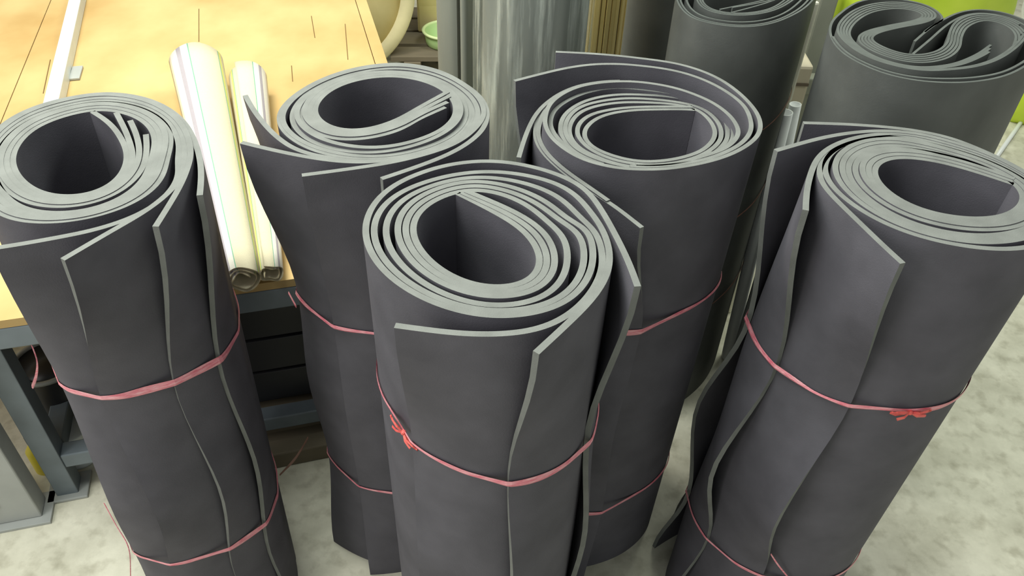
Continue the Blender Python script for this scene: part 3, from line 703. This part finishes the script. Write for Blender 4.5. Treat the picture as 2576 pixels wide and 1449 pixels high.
# ------------------------------------------------------------------ woven mats on the deck
def mat_weave():
    m = bpy.data.materials.new('striped_woven_mat'); m.use_nodes = True; nt = m.node_tree; N = nt.nodes; L = nt.links
    bs = N['Principled BSDF']; bs.inputs['Roughness'].default_value = 0.8; bs.inputs['Specular IOR Level'].default_value = 0.2
    uv = N.new('ShaderNodeUVMap'); sx = N.new('ShaderNodeSeparateXYZ'); L.new(uv.outputs[0], sx.inputs[0])
    rp = N.new('ShaderNodeValToRGB'); cr = rp.color_ramp; cr.interpolation = 'CONSTANT'
    base, pale, mauve, green, yel, pink = (0.70, 0.64, 0.47, 1), (0.80, 0.77, 0.70, 1), (0.42, 0.38, 0.42, 1), (0.22, 0.46, 0.32, 1), (0.70, 0.68, 0.22, 1), (0.82, 0.64, 0.56, 1)
    one = [(.045, pink), (.05, pale), (.078, mauve), (.09, pale), (.115, green), (.121, base), (.215, green), (.22, yel), (.232, base)]
    st = [(0, base)] + one + [(p_ + .5, c_) for p_, c_ in one]
    cr.elements[0].position = 0; cr.elements[0].color = st[0][1]; cr.elements[1].position = st[1][0]; cr.elements[1].color = st[1][1]
    for p_, c_ in st[2:]: e = cr.elements.new(p_); e.color = c_
    L.new(sx.outputs[0], rp.inputs[0])
    br = N.new('ShaderNodeTexBrick'); br.inputs['Scale'].default_value = 90; br.inputs['Mortar Size'].default_value = 0.03
    br.inputs['Color1'].default_value = (1, 1, 1, 1); br.inputs['Color2'].default_value = (0.88, 0.87, 0.84, 1); br.inputs['Mortar'].default_value = (0.72, 0.70, 0.64, 1)
    L.new(uv.outputs[0], br.inputs['Vector'])
    mx = N.new('ShaderNodeMix'); mx.data_type = 'RGBA'; mx.blend_type = 'MULTIPLY'; mx.inputs[0].default_value = 0.8
    L.new(rp.outputs[0], mx.inputs[6]); L.new(br.outputs['Color'], mx.inputs[7]); L.new(mx.outputs[2], bs.inputs['Base Color'])
    bp = N.new('ShaderNodeBump'); bp.inputs['Strength'].default_value = 0.4; bp.inputs['Distance'].default_value = 0.002
    L.new(br.outputs['Fac'], bp.inputs['Height']); L.new(bp.outputs[0], bs.inputs['Normal'])
    return m
weave = mat_weave()
mat_edge = mat('mat_binding', (0.50, 0.42, 0.27), 0.85, 0.2, 0.3, 120.0)
def woven_mat(label, near, far, r0, r1, seed, a_start, turns, u_off, u_dir):
    near, far = Vector(near), Vector(far); ax = (far - near); Lm = ax.length; ax.normalize()
    side = ax.cross(Vector((0, 0, 1))).normalized(); upv = side.cross(ax).normalized()
    rt_ = tag(empty('woven_mat', (near.x, near.y, ZD)), label, 'mat', None)
    n, K, t = int(turns * 44), 14, 0.0022
    verts, faces, uvs, mi = [], [], {}, []
    rr_ = random.Random(seed); phs = [rr_.uniform(0, 6.3) for _ in range(4)]
    def pt(i, k, d):
        f_ = i / (n - 1); g = k / (K - 1); a = a_start + f_ * turns * 2 * math.pi
        R_ = (r0 + (r1 - r0) * g); q = R_ * (0.42 + 0.58 * f_ ** 0.8) + d
        q *= 1 + 0.03 * math.sin(2 * a + phs[0] + g) + 0.012 * math.sin(5 * a + phs[1] + 3 * g)
        fl_ = 0.92
        c_ = near + ax * (g * Lm + 0.004 * math.sin(3 * a + phs[2]) * (1 - g))
        return c_ + side * (math.cos(a) * q) + upv * (math.sin(a) * q * fl_)
    for d in (-t / 2, t / 2):
        for k in range(K):
            for i in range(n): verts.append(pt(i, k, d))
    o2 = n * K
    for k in range(K - 1):
        for i in range(n - 1):
            a = k * n + i; faces.append((a, a + n, a + n + 1, a + 1)); mi.append(0)
            faces.append((o2 + a, o2 + a + 1, o2 + a + n + 1, o2 + a + n)); mi.append(0)
    for i in range(n - 1):
        faces.append((i, i + 1, o2 + i + 1, o2 + i)); mi.append(1)
        e = (K - 1) * n + i; faces.append((e, o2 + e, o2 + e + 1, e + 1)); mi.append(1)
    for k in range(K - 1):
        a = k * n; faces.append((a, o2 + a, o2 + a + n, a + n)); mi.append(1)
        a = k * n + n - 1; faces.append((a, a + n, o2 + a + n, o2 + a)); mi.append(1)
    o = mesh_obj('weave', verts, faces, [weave, mat_edge], rt_, True, mi, [m_ == 1 for m_ in mi])
    uvl = o.data.uv_layers.new(name='UVMap')
    for lp in o.data.loops:
        v = lp.vertex_index % o2; uvl.data[lp.index].uv = ((u_off + u_dir * (v % n) / (n - 1) * turns * 0.5) % 1.0, (v // n) / (K - 1) * Lm * 4)
    return rt_
def onplane(px, py, z): q = P(px, py, z); return (q[0], q[1], z)
woven_mat('longer rolled pale woven mat, its frayed end poking toward the rolls', onplane(612, 705, ZD + 0.034), onplane(498, 160, ZD + 0.066), 0.034, 0.066, 3, 0.4, 2.4, 1.23, -1)
woven_mat('shorter pale woven mat lying right of the longer one, partly behind a foam roll', onplane(681, 690, ZD + 0.024), onplane(620, 195, ZD + 0.052), 0.024, 0.052, 8, 2.6, 1.9, 0.237, 1)

# ------------------------------------------------------------------ pale steel stand at far left
q1 = P(100, 1292, 0)
St = tag(empty('steel_stand', (q1[0], q1[1], 0)), 'pale grey steel stand with a wide leg at lower left', 'stand')
stc = np.array(q1) - ee * 0.055 + dd * 0.01
box('leg', (stc[0], stc[1], 0.268), (0.13, 0.05, 0.52), steel_grey, St, tuple(ee) + (0,), tuple(dd) + (0,), 0.003)
box('foot_plate', (stc[0] + 0.004, stc[1], 0.004), (0.16, 0.085, 0.008), steel_grey, St, tuple(ee) + (0,), tuple(dd) + (0,), 0.001)
q2 = stc - ee * 0.035 - dd * 0.026
box('front_strip', (q2[0], q2[1], 0.075), (0.07, 0.004, 0.02), steel_pale, St, tuple(ee) + (0,), tuple(dd) + (0,), 0.001)

# ------------------------------------------------------------------ things under the table
blackm = mat('black_paint', (0.018, 0.018, 0.02), 0.4, 0.5, 0.1, 10)
timber = mat('old_timber', (0.15, 0.125, 0.09), 0.8, 0.2, 0.0, 8.0, (0.3, 1, 1), 0.2, 80, col2=(0.24, 0.20, 0.14))
p = P(172, 1140, 0.05)
can = tag(empty('tin_can', (p[0], p[1] + 0.03, 0)), 'small tin with a blue and white label under the table', 'can')
lathe('body', [(0, 0), (0.040, 0), (0.042, 0.003), (0.040, 0.006), (0.040, 0.094), (0.042, 0.097), (0.040, 0.1), (0, 0.098)], (p[0], p[1] + 0.03, 0), steel_pale, can, 36)
lathe('label', [(0.0402, 0.02), (0.0410, 0.022), (0.0410, 0.082), (0.0402, 0.084)], (p[0], p[1] + 0.03, 0), mat('blue_white_label', (0.62, 0.66, 0.74), 0.5, 0.4, 0, 24, (1, 1, 1), col2=(0.07, 0.10, 0.30), detail=1), can, 36)
p = P(98, 1175, 0.03)
yb = tag(empty('yellow_bottle', (p[0], p[1] + 0.02, 0)), 'small yellow bottle standing behind the pale steel leg', 'bottle')
lathe('body', [(0, 0), (0.022, 0), (0.024, 0.004), (0.024, 0.07), (0.012, 0.09), (0.010, 0.1), (0, 0.1)], (p[0], p[1] + 0.02, 0), mat('yellow_plastic', (0.75, 0.62, 0.05), 0.4, 0.5), yb, 28)
lathe('cap', [(0.012, 0.098), (0.012, 0.118), (0, 0.12)], (p[0], p[1] + 0.02, 0), blackm, yb, 20)
p = P(140, 1050, 0.16) + np.array([-0.06, 0.02])
dr = tag(empty('drum', (p[0], p[1] + 0.10, 0)), 'black drum standing under the table', 'drum')
lathe('body', [(0, 0), (0.07, 0), (0.074, 0.006), (0.070, 0.012), (0.070, 0.10), (0.074, 0.106), (0.070, 0.112), (0.070, 0.2), (0.074, 0.206), (0.0, 0.208)], (p[0], p[1] + 0.10, 0), blackm, dr, 36)
lathe('rim', [(0.068, 0.206), (0.075, 0.204), (0.075, 0.214), (0.068, 0.214), (0.068, 0.206)], (p[0], p[1] + 0.10, 0), steel_grey, dr, 36)
for k, (x0, y0, x1, y1, hh, ww, lab) in enumerate(((665, 1150, 790, 1125, 0.05, 0.09, 'dark timber block on the floor between the left rolls, nearest one'), (650, 1085, 780, 1060, 0.10, 0.08, 'dark timber block on the floor, just behind the nearest block'))):
    a, b_ = P(x0, y0, hh), P(x1, y1, hh); dr_ = np.array([b_[0] - a[0], b_[1] - a[1]]); dr_ /= np.linalg.norm(dr_); pr = np.array([-dr_[1], dr_[0]])
    bm = bmesh.new(); c_ = (a + b_) / 2 + pr * (ww / 2 + 0.03 * k)
    add_box(bm, (c_[0], c_[1], hh / 2), (0.34, ww, hh), tuple(dr_) + (0,), tuple(pr) + (0,), 0.004)
    tag(bm_obj('timber_block', bm, timber), lab, 'timber block')
q = T(0.47, 0.30, 0)  # added black box on the lower rails, blackens the shaded gap under the deck
cr = tag(empty('dark_filler', (q[0], q[1], 0.135)), 'added black slatted box darkening the space under the table', 'dark_filler')
for zc in (0.185, 0.285, 0.385):
    for s_ in (-1, 1):
        c_ = np.array(q[:2]) + dd * 0.2 * s_; box('side_board', (c_[0], c_[1], zc), (0.7, 0.014, 0.092), blackm, cr, tuple(ee) + (0,), tuple(dd) + (0,))
        c_ = np.array(q[:2]) + ee * 0.343 * s_; box('end_board', (c_[0], c_[1], zc), (0.014, 0.385, 0.092), blackm, cr, tuple(ee) + (0,), tuple(dd) + (0,))
box('bottom_board', (q[0], q[1], 0.143), (0.66, 0.38, 0.012), blackm, cr, tuple(ee) + (0,), tuple(dd) + (0,))
box('lid', (q[0], q[1], 0.440), (0.72, 0.43, 0.014), blackm, cr, tuple(ee) + (0,), tuple(dd) + (0,))

# ------------------------------------------------------------------ far background, left of centre
kraft = mat('kraft_paper', (0.52, 0.41, 0.17), 0.65, 0.3, 0.0, 5.0, (1, 1, 1), 0.5, 9.0, col2=(0.68, 0.58, 0.30))
kraft_pale = mat('pale_kraft', (0.72, 0.64, 0.38), 0.6, 0.3, 0.12, 9.0)
zb = 0.09
p0 = P(1000, 143, zb)
pal = tag(empty('timber_skid', (p0[0], p0[1], 0)), 'dark timber skid on the floor beyond the plywood deck', 'skid')
e1 = P(1120, 143, zb); bx_ = np.array([e1[0] - p0[0], e1[1] - p0[1]]); bx_ /= np.linalg.norm(bx_); by_ = np.array([-bx_[1], bx_[0]])
for k in range(4):
    c_ = p0 + bx_ * 0.52 + by_ * (0.05 + 0.14 * k); box('board', (c_[0], c_[1], zb - 0.011), (1.1, 0.12 if k else 0.10, 0.022), timber, pal, tuple(bx_) + (0,), tuple(by_) + (0,), 0.002)
for k in (0.06, 0.52, 0.98):
    c_ = p0 + bx_ * k + by_ * 0.26; box('bearer', (c_[0], c_[1], 0.034), (0.07, 0.54, 0.068), timber, pal, tuple(bx_) + (0,), tuple(by_) + (0,), 0.002)
# reel end
Yr = 3.13; Rr = 0.366
crr = (PY(809, -13, Yr)[0], Yr)
axd = Vector((0.285, -0.958, 0.03)).normalized()
rc = Vector((crr[0], crr[1], Rr))
STATS.append(('reel', rc, Rr))
reel = tag(empty('reel', (rc.x, rc.y, 0)), 'big round kraft-covered reel standing on the floor beyond the plywood deck', 'reel')
lathe('rim', [(Rr * 0.84, -0.02), (Rr * 0.85, 0.05), (Rr * 0.97, 0.052), (Rr, 0.04), (Rr, -0.18), (Rr * 0.84, -0.18), (Rr * 0.84, -0.02)], rc, kraft_pale, reel, 72, True, axd)
lathe('face_panel', [(0, 0.03), (Rr * 0.5, 0.034), (Rr * 0.85, 0.03), (Rr * 0.85, -0.02), (0, -0.02)], rc, kraft, reel, 72, True, axd)
lathe('hub', [(0, 0.05), (0.05, 0.05), (0.055, 0.045), (0.055, 0.02), (0, 0.02)], rc, kraft_pale, reel, 32, True, axd)
# kraft carton behind
cc = p0 + by_ * 0.33 + bx_ * 0.29
ct = tag(empty('carton', (cc[0], cc[1], zb)), 'yellowish kraft carton standing on the skid right of the reel', 'box')
box('body', (cc[0], cc[1], zb + 0.35), (0.42, 0.18, 0.70), kraft, ct, tuple(bx_) + (0,), tuple(by_) + (0,), 0.01)
for s_, dx in ((-0.10, -0.105), (0.10, 0.105)):
    c_ = cc + bx_ * dx - by_ * 0.103; box('front_flap', (c_[0], c_[1], zb + 0.3 + s_ * .2), (0.20, 0.006, 0.5), kraft_pale if dx > 0 else kraft, ct, tuple(bx_) + (0.0,), tuple(by_) + (0.10,), 0.002)
gp = P(1122, 128, zb) + by_ * 0.075
pot = tag(empty('basin', (gp[0], gp[1], zb)), 'pale green plastic basin standing on the timber skid', 'basin')
gm = mat('pale_green_plastic', (0.42, 0.60, 0.26), 0.35, 0.5, 0.08, 6)
lathe('bowl', [(0, 0.004), (0.080, 0.0), (0.086, 0.008), (0.092, 0.055), (0.088, 0.056), (0.082, 0.012), (0, 0.010)], (gp[0], gp[1], zb), gm, pot, 48)
lathe('rolled_rim', [(0.090, 0.052), (0.100, 0.056), (0.102, 0.062), (0.094, 0.066), (0.088, 0.060), (0.090, 0.052)], (gp[0], gp[1], zb), mat('light_green_plastic', (0.66, 0.78, 0.42), 0.3, 0.5), pot, 48)

# ------------------------------------------------------------------ far background, right
def blob(name, c, sx, sy, h_, m, label, cat, seed, amp=0.05, neck=True):
    rr_ = random.Random(seed); ph_ = [rr_.uniform(0, 6.3) for _ in range(10)]
    verts, faces = [], []; n, K = 56, 34
    for k in range(K):
        g = k / (K - 1); z = h_ * g
        q = (0.80 + 0.2 * math.sin(min(1, g / 0.35) * math.pi / 2)) if g < 0.7 else math.sqrt(max(0.0, 1 - ((g - 0.7) / 0.31) ** 2.2))
        if g == 0: q *= 0.97
        for i in range(n):
            a = 2 * math.pi * i / n
            d = 1 + amp * (math.sin(3 * a + 4 * g + ph_[0]) * 0.5 + math.sin(7 * a - 6 * g + ph_[1]) * 0.3 + math.sin(11 * a + 13 * g + ph_[2]) * 0.22 + math.sin(19 * a + 21 * g + ph_[3]) * 0.12)
            verts.append((c[0] + sx * q * d * math.cos(a), c[1] + sy * q * d * math.sin(a), z * (1 + 0.03 * math.sin(2 * a + ph_[4]) * g)))
    for k in range(K - 1):
        for i in range(n): faces.append((k * n + i, k * n + (i + 1) % n, (k + 1) * n + (i + 1) % n, (k + 1) * n + i))
    faces.append(tuple(range(n))[::-1]); faces.append(tuple(range((K - 1) * n, K * n)))
    return verts, faces
lime = mat('lime_woven_plastic', (0.52, 0.70, 0.03), 0.5, 0.4, 0.0, 5.0, (1, 1, 1), 0.3, 40, col2=(0.70, 0.84, 0.09))
whitep = mat('white_plastic_film', (0.78, 0.80, 0.78), 0.4, 0.4, 0.06, 12.0, bump=0.6, bscale=30)
c_ = PY(2262, 60, 2.30)
def sack(c, z0, sx, sy, h_, m, label, seed, amp=0.05):
    v, f_ = blob('sack', (0, 0), sx, sy, h_, m, '', '', seed, amp)
    o = tag(mesh_obj('sack', v, f_, m, None, True), label, 'sack'); o.location = (c[0], c[1], z0); return o
greyc = mat('grey_carton', (0.27, 0.28, 0.23), 0.75, 0.2, 0.12, 7.0)
gb = tag(empty('carton', (c_[0], c_[1], 0)), 'grey carton under the big lime green sack', 'box')
box('body', (c_[0] - 0.01, c_[1], 0.275), (0.56, 0.36, 0.55), greyc, gb, (1, 0, 0), (0, 1, 0), 0.006)
box('lid', (c_[0] - 0.01, c_[1], 0.5375), (0.575, 0.375, 0.05), greyc, gb, (1, 0, 0), (0, 1, 0), 0.004)
sack(c_, 0.563, 0.275, 0.20, 0.42, lime, 'big lime green sack on a grey carton behind the S-folded rubber bundle', 4)
c2 = PY(2640, 150, 3.05)
sack(c2, 0.0, 0.17, 0.14, 0.34, lime, 'smaller lime green sack on the floor under the white sack', 6)
sack(c2, 0.335, 0.18, 0.15, 0.34, whitep, 'crumpled white plastic sack lying on the smaller lime sack', 9, 0.09)
# grey slab between the black rolls
slabm = mat('grey_foam_board', (0.26, 0.27, 0.225), 0.7, 0.3, 0.15, 6.0)
a, b_ = PY(2030, 80, 2.19), PY(2070, 80, 2.19)
bm = bmesh.new(); add_box(bm, ((a[0] + b_[0]) / 2, 2.17, 0.40), (0.05, 0.04, 0.80), (1, 0, 0), (0, 1, 0), 0.006)
tag(bm_obj('foam_board', bm, slabm), 'narrow grey board standing behind the beige carton beside the lime sack', 'board')
cream = mat('cream_wood', (0.80, 0.77, 0.64), 0.6, 0.3, 0.1, 12)
p1 = PY(2063, 6, 1.74)
bm = bmesh.new(); add_box(bm, (p1[0] - 0.02, 1.745, float(p1[2]) / 2), (0.04, 0.012, float(p1[2])), (1, 0, 0), (0, 1, 0), 0.005)
tag(bm_obj('wooden_slat', bm, cream), 'thin cream slat standing upright behind the right side of the many-layered black roll', 'slat')
# beige carton
p1, p2 = PY(1960, 165, 1.92), PY(2052, 172, 1.92)
cb = tag(empty('carton', ((p1[0] + p2[0]) / 2, 2.0, 0)), 'beige carton low between the two black rubber rolls at right', 'box')
beige = mat('beige_card', (0.50, 0.44, 0.33), 0.7, 0.2, 0.1, 8)
hb = float(p2[2])
box('body', ((p1[0] + p2[0]) / 2, 2.03, hb / 2), (p2[0] - p1[0], 0.20, hb), beige, cb, (1, 0, 0), (0, 1, 0), 0.008)
box('tape_strip', ((p1[0] + p2[0]) / 2, 1.929, hb - 0.05), (p2[0] - p1[0] - 0.004, 0.003, 0.008), mat('brown_tape', (0.13, 0.10, 0.07), 0.5), cb, (1, 0, 0), (0, 1, 0), 0.0)
def pipe(label, top, bot_dir, r_, m, inner=True):
    top = Vector(top); bot = Vector(bot_dir); ax_ = (top - bot); Lp = ax_.length
    t_ = tag(empty('pipe', tuple(bot)), label, 'pipe')
    lathe('tube', [(r_, 0), (r_, Lp), (r_ * 0.86, Lp), (r_ * 0.86, Lp - 0.15), (0, Lp - 0.15)], bot, m, t_, 28, True, ax_)
    return t_
wp = mat('white_pvc', (0.80, 0.81, 0.80), 0.3, 0.5)
for (x0, y0, x1, y1, Yp, r_, lab) in ((2001, 262, 1985, 340, 1.60, 0.013, 'white plastic pipe at right of the pair beside the black roll'), (1976, 282, 1955, 370, 1.56, 0.016, 'white plastic pipe at left of the pair beside the black roll')):
    a = PY(x0, y0, Yp); b_ = PY(x1, y1, Yp); d_ = b_ - a; g = b_ + d_ * (-b_[2] / d_[2]); pipe(lab, a, g, r_, wp)
a = P(2505, 398, 0.008); b_ = P(2600, 262, 0.008)
d_ = Vector((b_[0] - a[0], b_[1] - a[1], 0)); 
tag(lathe('rod', [(0, 0), (0.008, 0), (0.008, d_.length), (0, d_.length)], (a[0], a[1], 0.008), wp, None, 16, True, d_), 'thin white rod lying on the floor at right', 'rod')
